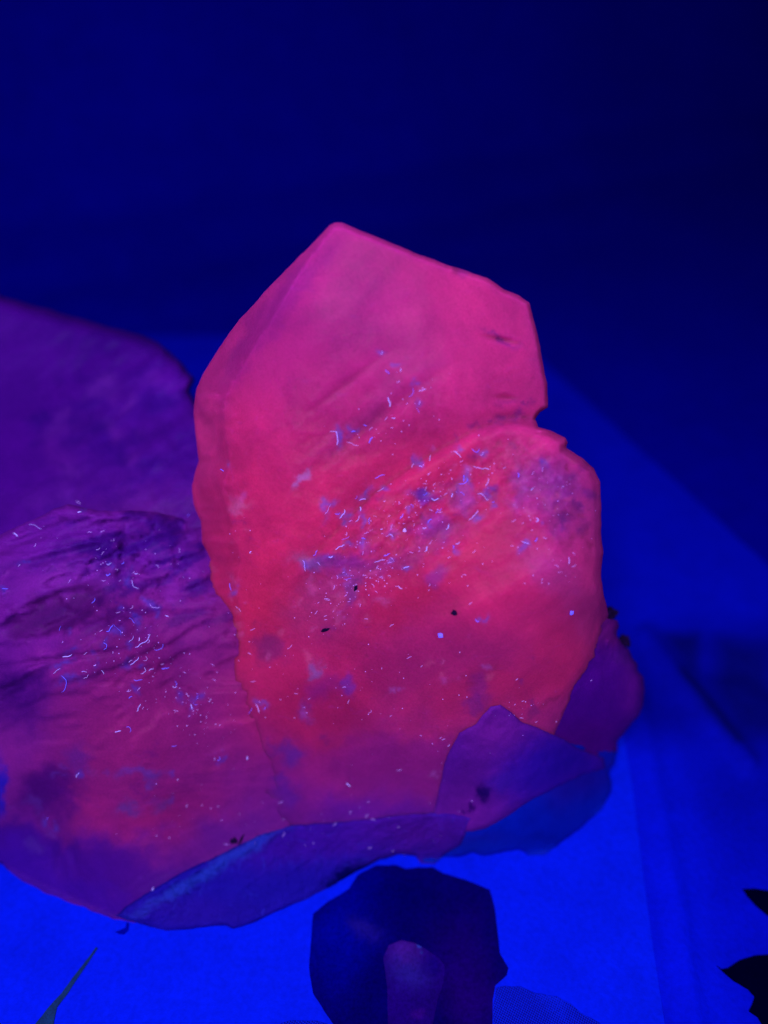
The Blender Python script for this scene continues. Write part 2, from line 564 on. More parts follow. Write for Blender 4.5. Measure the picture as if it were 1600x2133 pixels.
# upper page with printed pictures
page = empty('printed_page', (0, 0.13, 0))
tag(page, 'bright blue-glowing printed page under the crystal cluster, with a dark mineral picture', 'page')
def page_z(u, v):
    return 0.00035 * fr(u * 0.004, v * 0.004, 7.7, 3)
sheet('sheet', [(-700, 1300), (1262, 1360), (1300, 1540), (1318, 1640), (1340, 1820), (1362, 1980), (1385, 2133), (1440, 2500), (-700, 2500)],
      0.0016, MAT['paper'], page, base=(0.0, 0.009, 0.70), step=16, zfun=page_z, thick=0.0011, seed=11)
PIC = [(652, 1903), (681, 1881), (727, 1851), (744, 1824), (784, 1802), (827, 1803), (845, 1810), (871, 1807), (902, 1807), (924, 1820),
       (972, 1833), (1020, 1853), (1031, 1894), (1037, 1947), (1042, 1986), (1058, 2017), (1055, 2030), (1033, 2052), (1027, 2082), (1027, 2133),
       (1020, 2300), (820, 2360), (720, 2260), (694, 2133), (674, 2104), (652, 2069), (644, 2012), (648, 1947)]
def print_z(u, v):
    return page_z(u, v)
pic = sheet('printed_mineral', PIC, 0.0022, MAT['ink'], page, base=(0.001, 0.0, 0.10), step=6, zfun=print_z, thick=0.0002, jitter=1.5, seed=12,
      wob=16, blobs=[(700, 1960, 70, 90, 0, (0.0, 0.001, 0.26), 0.8, 4), (745, 1850, 60, 40, -30, (0, 0, 0.22), 0.7, 4),
             (960, 2000, 60, 90, 0, (0.008, 0, 0.12), 0.7, 3), (830, 1860, 60, 30, 0, (0, 0, 0.09), 0.6, 3),
             (980, 2100, 50, 60, 0, (0.012, 0, 0.13), 0.6, 3), (757, 1938, 30, 14, 40, (0.01, 0.006, 0.22), 0.7, 3)])
CR = [(799, 1995), (810, 1969), (836, 1958), (860, 1963), (880, 1973), (915, 1995), (927, 2012), (924, 2047), (911, 2087), (902, 2133), (900, 2240), (815, 2240), (808, 2133), (806, 2056)]
sheet('printed_crystal', CR, 0.00245, MAT['ink'], pic, base=(0.009, 0.0004, 0.14), step=5, zfun=print_z, thick=0.0002, jitter=1, seed=13, wob=8,
      blobs=[(850, 2020, 34, 28, 30, (0.02, 0.012, 0.28), 0.7, 2.5), (845, 1975, 28, 22, 0, (0.06, 0.01, 0.28), 0.6, 3),
             (905, 2010, 14, 18, 0, (0.004, 0, 0.14), 0.7, 4), (873, 1975, 8, 3, 25, (0.02, 0.06, 0.5), 0.9, 5), (875, 2110, 12, 10, 0, (0.03, 0.002, 0.2), 0.6, 4)])
HT = [(1033, 2058), (1050, 2054), (1085, 2056), (1110, 2068), (1135, 2073), (1160, 2077), (1190, 2093), (1215, 2113), (1250, 2133), (1300, 2300), (1026, 2300), (1028, 2110)]
sheet('printed_tint', HT, 0.0021, MAT['halftone'], page, step=8, zfun=print_z, thick=0.0001, jitter=2, seed=14)
sheet('printed_tint', [(560, 2140), (600, 2128), (660, 2126), (700, 2140), (716, 2300), (540, 2300)], 0.0021, MAT['halftone'], page, step=10, zfun=print_z, thick=0.0001, jitter=2, seed=15)
GR = [(200, 1973), (203, 1976), (185, 2004), (160, 2040), (140, 2072), (118, 2100), (112, 2133), (96, 2190), (50, 2190), (74, 2133), (100, 2100), (128, 2070), (150, 2040), (178, 2003)]
sheet('printed_grass_blade', GR, 0.0021, MAT['grass_ink'], page, step=5, zfun=print_z, thick=0.0001, jitter=0.8, seed=16)
HK = [(240, 1941), (252, 1937), (262, 1932), (264, 1921), (268, 1924), (267, 1938), (258, 1947), (248, 1946)]
sheet('hook_shadow', HK, 0.0021, MAT['ink'], page, base=(0, 0.001, 0.30), step=4, zfun=print_z, thick=0.0001, jitter=0.5, seed=17)  # small hook-shaped shadow painted on the page

# ------------------------------------------------------------ the crystal cluster
cluster = empty('crystal_cluster', (0.0, 0.17, 0.0016))
tag(cluster, 'pink-red glowing calcite crystal cluster with one tall pointed crystal, standing on the printed page', 'crystal cluster')

PINK = (0.44, 0.014, 0.26)
ORANGE = (0.60, 0.014, 0.115)
HOT = (0.66, 0.022, 0.27)
VIOLET = (0.17, 0.014, 0.34)
BLUEV = (0.10, 0.02, 0.50)
DEEP = (0.20, 0.006, 0.20)

def terrace(n, steps, sharp=6):
    x = n * steps
    f = math.floor(x)
    t = x - f
    t = 1 / (1 + math.exp(-sharp * (t - 0.5) * 2))
    return (f + t) / steps

def rot(u, v, deg):
    a = math.radians(deg)
    return u * math.cos(a) + v * math.sin(a), -u * math.sin(a) + v * math.cos(a)

def band(u, v, cu, cv, ang, L, W):
    x, y = rot(u - cu, v - cv, ang)
    return math.exp(-(x / L) ** 2 - (y / W) ** 2)

CRYSTAL_TONES = [(487, 745, 5, 45, 12, (0.55, 0.03, 0.3), 0.6, 5), (502, 738, 4, 38, 14, (0.55, 0.03, 0.3), 0.6, 5), (470, 765, 5, 40, 10, (0.55, 0.03, 0.3), 0.5, 5),
            (900, 1330, 420, 330, 0, (0.47, 0.014, 0.20), 0.9, 4),
            (575, 650, 26, 170, 38, (0.28, 0.008, 0.26), 0.7, 5), (490, 760, 20, 110, 15, (0.27, 0.008, 0.26), 0.6, 5),
             (1010, 690, 120, 110, 20, HOT, 0.8, 3), (960, 590, 150, 60, 23, HOT, 0.55, 3), (1040, 800, 90, 60, 0, HOT, 0.5, 3),
             (485, 1250, 80, 400, 0, ORANGE, 0.6, 3), (560, 1140, 160, 260, 20, (0.62, 0.013, 0.16), 0.9, 3),
             (570, 1290, 80, 110, 20, (0.68, 0.014, 0.09), 0.7, 3), (430, 900, 30, 110, 0, (0.58, 0.02, 0.24), 0.6, 4),
             (1045, 708, 34, 7, 14, (0.2, 0.01, 0.24), 0.8, 4), (1055, 828, 24, 8, 5, (0.2, 0.01, 0.22), 0.7, 4), (1070, 868, 50, 9, 5, (0.2, 0.01, 0.22), 0.7, 4),
             (760, 640, 60, 40, 0, (0.40, 0.01, 0.25), 0.4, 3), (780, 850, 170, 18, -38, (0.36, 0.02, 0.25), 0.5, 4), (960, 548, 70, 6, 22, (0.25, 0.01, 0.28), 0.6, 5),
             (630, 1004, 20, 9, -40, (0.42, 0.12, 0.7), 0.8, 6), (500, 1054, 22, 9, 20, (0.6, 0.08, 0.36), 0.6, 5), (570, 1350, 26, 28, 0, (0.24, 0.01, 0.16), 0.8, 5),
             (850, 1100, 250, 200, -30, (0.56, 0.014, 0.14), 0.7, 4), (600, 1560, 140, 90, 0, (0.40, 0.008, 0.13), 0.6, 3), (480, 1420, 50, 120, 0, (0.45, 0.01, 0.11), 0.5, 3),
             # front half
             (900, 1060, 260, 120, -30, (0.56, 0.014, 0.15), 0.7, 4), (1150, 930, 110, 60, 20, (0.62, 0.02, 0.26), 0.8, 3), (1190, 1060, 60, 90, -20, (0.34, 0.02, 0.30), 0.8, 4),
             (1140, 1010, 60, 45, 0, (0.36, 0.03, 0.42), 0.6, 4), (1010, 1250, 200, 110, -10, (0.56, 0.012, 0.16), 0.7, 4), (800, 1290, 170, 26, -36, (0.55, 0.012, 0.12), 0.8, 4),
             (900, 1390, 330, 90, 0, (0.42, 0.012, 0.19), 0.7, 4), (700, 1380, 120, 80, 0, (0.46, 0.01, 0.14), 0.6, 4), (650, 1460, 100, 70, 0, (0.44, 0.008, 0.10), 0.7, 4),
             (1030, 1440, 150, 40, -10, (0.52, 0.012, 0.13), 0.6, 4), (1160, 1360, 60, 70, 40, (0.56, 0.012, 0.14), 0.6, 4), (1225, 1180, 30, 160, 0, (0.54, 0.02, 0.24), 0.6, 4),
             (860, 1590, 230, 60, 0, (0.24, 0.007, 0.25), 0.7, 7), (780, 1715, 300, 62, 0, (0.11, 0.005, 0.38), 0.9, 4), (600, 1660, 60, 90, -30, (0.18, 0.006, 0.24), 0.8, 4),
             (870, 1035, 34, 15, 5, BLUEV, 0.75, 5), (650, 1167, 34, 14, 20, (0.2, 0.10, 0.55), 0.58, 5), (710, 1170, 60, 22, 0, VIOLET, 0.7, 4), (960, 1040, 26, 26, -40, (0.25, 0.05, 0.5), 0.50, 5),
             (895, 1100, 34, 22, 0, (0.24, 0.03, 0.5), 0.50, 5), (905, 1195, 22, 26, 20, (0.22, 0.02, 0.38), 0.54, 6), (765, 1120, 24, 20, 30, (0.26, 0.03, 0.45), 0.43, 4),
             (735, 1240, 12, 34, 20, (0.14, 0.03, 0.42), 0.54, 5), (660, 1260, 60, 60, -40, (0.34, 0.03, 0.28), 0.36, 4), (830, 1160, 150, 20, -25, (0.3, 0.03, 0.34), 0.36, 4),
             (655, 1385, 10, 16, 40, (0.16, 0.07, 0.5), 0.58, 5), (722, 1412, 13, 18, 20, (0.1, 0.02, 0.5), 0.58, 5), (640, 1480, 14, 16, 0, (0.14, 0.02, 0.36), 0.50, 5), (672, 1430, 34, 30, -30, (0.2, 0.01, 0.32), 0.43, 4),
             (1002, 1440, 24, 28, 0, (0.20, 0.01, 0.26), 0.58, 6), (995, 1470, 20, 14, 0, (0.18, 0.01, 0.26), 0.58, 6), (1110, 1478, 14, 10, 0, (0.14, 0.01, 0.2), 0.50, 5),
             (606, 1568, 24, 22, 0, (0.06, 0.014, 0.40), 0.61, 6), (570, 1555, 15, 10, 0, (0.10, 0.01, 0.28), 0.50, 5), (582, 1612, 18, 10, 0, (0.07, 0.01, 0.42), 0.58, 6), (590, 1655, 22, 30, -30, (0.05, 0.008, 0.38), 0.58, 5),
             (1185, 1085, 10, 12, 0, (0.10, 0.01, 0.24), 0.58, 5), (1225, 1100, 14, 14, 0, (0.16, 0.01, 0.16), 0.58, 5), (1215, 1045, 6, 14, -30, (0.10, 0.01, 0.2), 0.50, 5), (1180, 1005, 34, 22, 10, (0.24, 0.012, 0.28), 0.50, 5),
             (1080, 1010, 14, 40, -15, (0.28, 0.03, 0.45), 0.43, 4), (1145, 1190, 60, 40, 50, (0.32, 0.03, 0.34), 0.43, 4), (560, 1350, 30, 34, 0, (0.22, 0.01, 0.16), 0.7, 5)]

up = [(797, 736, 12, 20, .5), (805, 776, 12, -70, .3), (836, 771, 10, 60, .2), (862, 820, 18, -80, -.4), (880, 812, 12, 20, .3), (817, 838, 16, 55, 1.0),
      (874, 854, 10, 80, .1), (820, 872, 10, -30, .8), (735, 896, 14, 50, .2), (735, 925, 26, -20, .4), (705, 912, 22, -70, .5), (772, 916, 12, 60, .5), (703, 895, 20, 80, 1.2), (760, 882, 14, 45, -.8)]
fr_ = [(684, 1061, 22, 55, .2), (703, 1071, 12, -10, .6), (716, 1072, 16, 40, 1.6), (743, 1040, 14, -30, .8), (754, 1037, 22, 45, -.6), (754, 1061, 14, 60, 1.5), (721, 1123, 20, 10, .1), (708, 1139, 20, 35, .7), (757, 1119, 12, 40, -1.4),
       (731, 1087, 12, -5, .2), (748, 1083, 16, 30, .8), (791, 991, 18, 30, -.6), (795, 1022, 16, 15, .5), (771, 1085, 14, 70, .6), (861, 970, 14, 60, 1.2), (877, 972, 8, 0, 1.), (887, 1031, 20, -8, .6), (906, 1041, 18, -25, .9),
       (724, 1205, 14, 10, -.6), (833, 1225, 14, -60, .2), (846, 1180, 14, 35, .2), (862, 1053, 14, 65, .2), (955, 942, 16, -10, .1), (991, 942, 18, -40, .6), (1006, 948, 10, 0, 1.2), (899, 956, 12, 45, .2), (968, 996, 22, 80, .7),
       (1003, 979, 34, -25, -.6), (968, 1011, 24, -15, .5), (1015, 1004, 14, 70, .2), (1009, 1027, 20, 10, -.5), (967, 1026, 10, 90, .4), (944, 1033, 10, 40, 1.4), (912, 1063, 16, 60, .4), (990, 1077, 28, 25, .3), (936, 1101, 20, 15, .2),
       (1028, 1046, 14, 5, .2), (959, 1134, 16, -70, -.8), (947, 1140, 12, 50, .2), (817, 1097, 12, 20, .8), (815, 1115, 12, -30, .2), (837, 1075, 12, 60, .7), (836, 1078, 10, -50, .4), (895, 1085, 14, 65, .3), (883, 1103, 10, -60, .3), (790, 1165, 20, 35, .3),
       (806, 1155, 14, 30, -.3), (890, 1145, 14, 45, .2), (994, 1293, 9, -40, .2), (1186, 1168, 16, 70, .5), (1122, 1086, 8, 0, 1), (1118, 1126, 8, 20, 1), (1092, 1134, 14, -50, .3), (1082, 990, 16, 60, 1.6), (1130, 978, 14, 80, .3),
       (1108, 1018, 12, 60, .5), (481, 1222, 14, -75, .4), (497, 1268, 22, -45, -.1), (464, 978, 7, 0, 1), (523, 1150, 8, 60, .3), (640, 1175, 18, -40, .4), (660, 1155, 12, 20, .3), (690, 1160, 8, 0, .5), (521, 1480, 12, 60, .3), (538, 1475, 16, -65, -.2), (727, 1632, 9, -10, .2), (553, 1475, 8, 60, .6)]
lf_ = [(277, 1222, 26, -80, .5), (197, 1253, 20, 40, .5), (140, 1364, 22, 20, -.6), (244, 1311, 28, -50, .2), (316, 1270, 24, -75, .5), (348, 1283, 10, 0, .4), (275, 1293, 14, -40, .5), (302, 1341, 42, 20, .1), (147, 1430, 42, 32, .2),
       (308, 1373, 14, -50, -1.4), (281, 1377, 24, 38, -.2), (344, 1395, 16, -20, .5), (303, 1403, 16, 5, .6), (334, 1356, 24, -12, .3), (198, 1386, 7, 0, 1), (216, 1397, 14, -10, .3), (270, 1450, 16, 70, .2), (291, 1475, 16, 50, .4),
       (412, 1450, 14, 70, 1.4), (439, 1461, 10, 0, .8), (398, 1472, 14, -80, .2), (405, 1469, 14, -65, .2), (227, 1177, 14, -20, .6), (256, 1173, 12, 40, .3), (41, 1178, 10, 40, 1.2), (34, 1112, 8, 0, .4), (11, 1226, 14, 0, .1), (75, 1090, 22, 10, .2),
       (222, 1345, 16, 55, .2), (291, 1331, 12, -60, .2), (278, 1333, 12, -85, .1), (275, 1516, 16, 65, .3), (162, 1614, 14, 60, .2), (362, 1552, 18, 35, .2), (370, 1623, 6, 60, .3), (319, 1852, 10, 65, .2), (100, 1706, 12, 45, .1), (315, 1395, 12, 30, .4),
       (232, 1319, 20, -15, .8), (180, 1410, 12, 20, .3), (361, 1434, 18, -80, 1.0), (370, 1425, 14, 50, .5), (120, 1401, 16, 10, .2), (287, 1420, 18, -25, .8), (390, 1448, 10, -70, .3), (515, 1578, 9, 80, .3), (457, 1582, 10, 20, .8), (245, 1521, 10, 40, .2),
       (127, 1310, 10, 50, .4), (163, 1047, 12, -20, .2), (165, 1068, 9, -10, .3), (392, 1073, 12, 60, .2), (283, 1198, 12, -45, .6), (226, 1198, 8, 0, .3), (246, 1280, 10, -40, .4), (176, 1398, 10, 10, .2)]

BROKEN_TONES = [(220, 1130, 330, 90, 0, (0.12, 0.004, 0.36), 0.85, 4), (130, 1210, 130, 34, -12, (0.20, 0.01, 0.38), 0.6, 4), (30, 1330, 80, 120, 0, (0.13, 0.004, 0.34), 0.7, 3),
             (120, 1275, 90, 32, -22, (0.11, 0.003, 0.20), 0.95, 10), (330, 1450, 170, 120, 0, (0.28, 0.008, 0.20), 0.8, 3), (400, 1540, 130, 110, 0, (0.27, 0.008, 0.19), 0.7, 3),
             (240, 1600, 130, 130, 20, (0.30, 0.008, 0.17), 0.8, 3), (320, 1700, 110, 34, -15, (0.36, 0.008, 0.16), 0.7, 3), (190, 1680, 30, 34, 0, (0.34, 0.008, 0.17), 0.6, 3),
             (105, 1650, 60, 44, -10, (0.05, 0.001, 0.17), 0.85, 5), (20, 1740, 50, 30, 0, (0.03, 0.001, 0.16), 0.8, 5), (104, 1768, 14, 34, 10, (0.045, 0.001, 0.16), 0.85, 6), (145, 1790, 12, 36, 0, (0.045, 0.001, 0.16), 0.8, 6), (175, 1830, 16, 9, -40, (0.04, 0.001, 0.18), 0.7, 5), (40, 1450, 60, 60, -40, (0.05, 0.001, 0.20), 0.8, 4), (230, 1830, 300, 75, 14, (0.06, 0.002, 0.26), 0.97, 5), (60, 1830, 130, 40, 26, (0.035, 0.002, 0.36), 0.9, 4), (250, 1890, 200, 30, 14, (0.045, 0.002, 0.32), 0.9, 4), (60, 1800, 100, 60, 20, (0.06, 0.003, 0.38), 0.8, 3), (500, 1740, 90, 40, -25, (0.14, 0.006, 0.30), 0.8, 4),
             (300, 1617, 40, 10, -5, (0.14, 0.02, 0.36), 0.8, 4), (350, 1680, 30, 10, -30, (0.12, 0.02, 0.30), 0.6, 4), (265, 1680, 18, 12, 0, (0.10, 0.02, 0.30), 0.7, 4), (160, 1575, 24, 24, 0, (0.10, 0.01, 0.30), 0.6, 4), (0, 1640, 14, 50, 0, (0.0, 0.006, 0.5), 0.9, 5),
             (500, 1330, 60, 200, 0, (0.30, 0.01, 0.2), 0.5, 3),
             (115, 1275, 100, 33, -22, (0.085, 0.003, 0.17), 0.9, 9), (120, 1160, 130, 12, -15, (0.07, 0.002, 0.24), 0.7, 4), (40, 1425, 80, 14, -30, (0.04, 0.001, 0.16), 0.8, 4)]  # dark blobs paint the shade in the hollow and ledge crevices
BROKEN_BASE = (0.18, 0.007, 0.27)
# blue glow halo of every second fibre, painted into the rock tone
for q, (u, v, L, a, cu) in enumerate(up + fr_):
    if q % 2 == 0:
        CRYSTAL_TONES.append((u + 2, v - 3, L * 0.55, 6, -a, (0.14, 0.05, 0.62), 0.7, 3))
for q, (u, v, L, a, cu) in enumerate(lf_):
    if q % 2 == 0:
        BROKEN_TONES.append((u + 2, v - 3, L * 0.55, 6, -a, (0.05, 0.03, 0.60), 0.6, 3))
_r = random.Random(77)
def scatter(dst, n, cu, cv, ru, rv, ang, cols, size, st):
    a = math.radians(ang)
    for _ in range(n):
        x, y = _r.gauss(0, ru * 0.6), _r.gauss(0, rv * 0.6)
        k_ = _r.uniform(*size)
        dst.append((cu + x * math.cos(a) - y * math.sin(a), cv + x * math.sin(a) + y * math.cos(a), k_ * _r.uniform(0.9, 2.2), k_, ang + _r.uniform(-40, 40), _r.choice(cols), st * _r.uniform(0.5, 1), 4))
DK = [(0.16, 0.008, 0.20), (0.2, 0.01, 0.26), (0.26, 0.01, 0.12)]
PL = [(0.6, 0.06, 0.4), (0.5, 0.07, 0.6), (0.62, 0.05, 0.28)]
scatter(CRYSTAL_TONES, 26, 1190, 1060, 50, 80, 0, DK, (3, 8), 0.75)
scatter(CRYSTAL_TONES, 16, 1150, 1040, 70, 70, 0, PL, (3, 7), 0.6)
scatter(CRYSTAL_TONES, 30, 860, 1060, 230, 60, -32, PL + DK, (3, 8), 0.6)
scatter(CRYSTAL_TONES, 24, 700, 1270, 110, 60, -36, PL, (3, 7), 0.6)
scatter(CRYSTAL_TONES, 24, 850, 1450, 320, 130, 0, DK + PL, (3, 7), 0.6)
scatter(CRYSTAL_TONES, 16, 480, 1200, 40, 260, 0, DK + PL, (3, 8), 0.6)
scatter(CRYSTAL_TONES, 10, 1070, 860, 60, 24, 0, DK, (3, 9), 0.7)
scatter(CRYSTAL_TONES, 8, 980, 560, 110, 8, 23, DK, (3, 6), 0.7)
scatter(BROKEN_TONES, 34, 310, 1170, 170, 100, -15, [(0.06, 0.002, 0.26), (0.08, 0.003, 0.22), (0.24, 0.012, 0.42)], (4, 11), 0.7)
scatter(BROKEN_TONES, 26, 260, 1650, 200, 120, 0, [(0.12, 0.003, 0.2), (0.34, 0.012, 0.2), (0.12, 0.02, 0.4)], (4, 11), 0.5)
FIELDS['crystal'] = (PINK, CRYSTAL_TONES, 4.3, 22)
FIELDS['broken'] = (BROKEN_BASE, BROKEN_TONES, 9.0, 28)

def det_tall(u, v):
    x, y = rot(u, v, -38)
    n = fr(x * 0.0035, y * 0.011, 2.3, 6, 0.9)
    low = 1 / (1 + math.exp(-(v - 790) / 60))
    a = 0.0006 * low * terrace(n, 5)
    # broken diagonal furrows below the shoulder
    a += 0.0013 * band(u, v, 790, 870, -38, 150, 16) + 0.0007 * band(u, v, 720, 800, -38, 90, 9)
    a += 0.0005 * fr(u * 0.02, v * 0.02, 6.1, 4) * low + 0.0005 * fr(u * 0.006, v * 0.006, 1.1, 3)
    if u < 520 and v > 820:
        a += 0.0035 * fr(u * 0.010, v * 0.014, 8.8, 3) * min(1, (520 - u) / 60)
    # chips near the right edge
    a += 0.003 * band(u, v, 1048, 708, 12, 28, 5) + 0.002 * band(u, v, 1055, 828, 5, 22, 6) + 0.002 * band(u, v, 1075, 870, 0, 50, 9)
    return a

TALL = [(700, 463), (712, 464), (860, 525), (950, 558), (1015, 580), (1050, 603), (1080, 615), (1103, 630), (1115, 680), (1125, 720), (1135, 780),
        (1141, 800), (1141, 848), (1125, 858), (1115, 875), (1120, 892), (1160, 980), (1150, 1300), (1100, 1540), (900, 1690), (640, 1690), (540, 1600),
        (490, 1500), (466, 1400), (450, 1310), (430, 1250), (428, 1210), (440, 1165), (420, 1130), (418, 1085), (403, 1050), (400, 1010), (414, 960),
        (410, 930), (403, 860), (409, 810), (425, 775), (450, 735), (470, 705), (500, 665), (550, 610), (600, 558), (650, 508), (688, 468)]
def det_front(u, v):
    x, y = rot(u, v, -34)
    n = fr(x * 0.004, y * 0.013, 5.3, 6, 0.8)
    rough = band(u, v, 860, 1060, -32, 300, 95)
    rough2 = band(u, v, 1160, 1060, 60, 130, 70)
    a = 0.0016 * terrace(n, 5) * (0.25 + 1.5 * rough)
    a += 0.0009 * fr(u * 0.022, v * 0.022, 3.1, 5, 0.8) * (0.15 + rough + rough2 * 1.2)
    a += 0.0009 * fr(u * 0.005, v * 0.005, 3.9, 3)
    # shallow faceted break running down to the left
    x2, y2 = rot(u - 900, v - 1290, -28)
    a += 0.0022 / (1 + math.exp(y2 / 9)) * math.exp(-(x2 / 330) ** 2)
    return a

FRONT = [(1000, 893), (1040, 884), (1080, 880), (1125, 893), (1178, 912), (1182, 922), (1180, 932), (1215, 955), (1237, 975), (1290, 1005), (1300, 1060),
         (1300, 1250), (1310, 1400), (1200, 1800), (500, 1800), (480, 1500), (540, 1380), (590, 1270), (636, 1165), (700, 1105), (780, 1030), (850, 980), (930, 930)]
WHOLE = [(700, 463), (712, 464), (860, 525), (950, 558), (1015, 580), (1050, 603), (1080, 615), (1103, 630), (1115, 680), (1125, 720), (1135, 780),
        (1141, 800), (1141, 848), (1125, 858), (1115, 873), (1121, 889), (1150, 899), (1178, 912), (1183, 922), (1180, 932), (1215, 955), (1237, 975), (1250, 1005), (1253, 1060),
        (1252, 1110), (1257, 1150), (1252, 1200), (1258, 1240), (1268, 1280), (1262, 1320), (1240, 1370), (1200, 1430), (1150, 1540), (1060, 1640),
        (960, 1735), (880, 1738), (800, 1742), (720, 1740), (600, 1740), (520, 1620), (500, 1520), (466, 1400), (450, 1310), (430, 1250), (428, 1210), (440, 1165), (420, 1130), (418, 1085), (403, 1050), (400, 1010), (414, 960),
        (410, 930), (403, 860), (409, 810), (425, 775), (450, 735), (470, 705), (500, 665), (550, 610), (600, 558), (650, 508), (688, 468)]
def det_whole(u, v):
    w = 1 / (1 + math.exp(-((v - 1010) + (u - 850) * 0.55) / 25))
    return det_tall(u, v) * (1 - w) + det_front(u, v) * w
solid('tall_crystal', WHOLE,
      [(703, 463, .214), (900, 545, .208), (1103, 630, .208), (404, 860, .205), (1141, 848, .196), (500, 665, .210), (800, 700, .196), (700, 900, .185),
       (950, 800, .190), (600, 1200, .165), (500, 1500, .153), (800, 1200, .17), (900, 1690, .150), (1100, 1300, .178), (440, 1000, .190),
       (440, 1300, .172), (620, 650, .200), (560, 900, .186), (1050, 900, .188), (1260, 1300, .182), (600, 1735, .141)],
      MAT['crystal'], cluster, PINK, blobs=CRYSTAL_TONES, fld='crystal', tseed=4.3, wob=22,
      second=(FRONT, [(1040, 885, .182), (1178, 913, .182), (1250, 1005, .178), (1258, 1240, .163), (1262, 1320, .156), (900, 1000, .175), (640, 1165, .1675),
       (900, 1300, .150), (1100, 1200, .154), (1100, 1450, .146), (800, 1400, .1495), (700, 1500, .1480), (930, 1690, .1385), (590, 1400, .158), (540, 1560, .151),
       (760, 1080, .170), (1000, 1050, .170), (1100, 1000, .174), (700, 1690, .142), (600, 1735, .141)]),
      edge=lambda u, v: 0.003 + 0.011 / (1 + math.exp((u - 560) / 50)) / (1 + math.exp((v - 1250) / 60)) + (0.0012 if 900 < v < 1330 and u > 1000 else 0) - 0.0022 / (1 + math.exp(-(v - 1400) / 40)),
      R=lambda u, v: 9 + 60 / (1 + math.exp((u - 600) / 30)) + (8 if v > 900 and u > 900 else 0), round_=False,
      thick=0.05, step=5, jitter=1.6, seed=2, detail=det_whole, back_r=170)

def det_side(u, v):   # slabs of cleavage
    x, y = rot(u, v, -40)
    n = fr(x * 0.004, y * 0.012, 9.3, 6, 0.8)
    k_ = 1 / (1 + math.exp(-(u - 150) / 60))
    return (0.004 * terrace(n, 4) + 0.0008 * fr(u * 0.014, v * 0.014, 1.7, 4, 0.9)) * (0.12 + 0.88 * k_)

SIDE = [(-120, 580), (0, 616), (60, 634), (150, 660), (240, 684), (300, 699), (330, 714), (360, 740), (385, 765), (404, 788), (394, 815), (412, 845),
        (470, 930), (500, 1250), (480, 1420), (-120, 1420)]
SIDE_SPOTS = []
scatter(SIDE_SPOTS, 60, 270, 930, 190, 150, 0, [(0.14, 0.008, 0.40), (0.05, 0.001, 0.30), (0.11, 0.004, 0.36), (0.03, 0.001, 0.24)], (7, 20), 0.6)
PUR = (0.062, 0.001, 0.29)
solid('side_crystal', SIDE,
      [(-120, 580, .30), (0, 615, .30), (300, 700, .285), (404, 790, .262), (200, 900, .245), (400, 1000, .215), (100, 1060, .205), (200, 1300, .175), (440, 1300, .185), (-100, 900, .25), (-100, 1300, .18)],
      MAT['broken'], cluster, PUR, streak=0.35,
      blobs=[(330, 1110, 230, 80, 0, (0.125, 0.005, 0.26), 0.95, 3), (330, 820, 50, 40, 40, (0.11, 0.004, 0.45), 0.7, 4), (240, 960, 160, 80, 0, (0.105, 0.004, 0.38), 0.5, 3), (380, 790, 40, 34, 40, (0.12, 0.003, 0.42), 0.6, 4),
             (120, 950, 30, 40, 0, (0.16, 0.006, 0.42), 0.5, 4), (0, 950, 120, 150, 0, (0.07, 0.001, 0.30), 0.5, 3)] + SIDE_SPOTS,
      edge=0.012, R=30, round_=True, thick=0.07, step=8, jitter=3, seed=4, detail=det_side, back_r=200)

def det_broken(u, v):
    x, y = rot(u, v, -14)
    n = fr(x * 0.0017 + 3, y * 0.0075, 12.3, 2, 1.0) + 0.10 * fr(x * 0.012, y * 0.03, 3.3, 4, 0.8)
    up = 1 / (1 + math.exp((v - 1480) / 70))
    a = 0.010 * terrace(n, 4.2, 9) * (0.10 + 0.90 * up)
    a += 0.0006 * fr(u * 0.014, v * 0.022, 2.7, 4, 0.9) * (0.3 + 0.7 * up)
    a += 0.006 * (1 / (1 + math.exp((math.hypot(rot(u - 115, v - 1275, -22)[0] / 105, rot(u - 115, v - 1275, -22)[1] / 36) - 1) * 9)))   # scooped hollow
    a += 0.0035 * band(u, v, 120, 1160, -15, 130, 13) + 0.003 * band(u, v, 60, 1120, -22, 90, 8)
    a += 0.004 * band(u, v, 40, 1425, -30, 80, 11) + 0.002 * band(u, v, 130, 1372, -8, 130, 6)
    pit = fr(rot(u, v, -25)[0] * 0.022, rot(u, v, -25)[1] * 0.05, 21.7, 3)
    a += 0.0026 / (1 + math.exp(-(pit - 0.22) * 26)) * math.exp(-((u - 310) / 140) ** 2 - ((v - 1165) / 100) ** 2)
    a += 0.0035 * band(u, v, 110, 1660, -10, 60, 60) + 0.003 * band(u, v, 125, 1790, 90, 40, 14) + 0.003 * band(u, v, 150, 1770, 80, 45, 12)
    return a

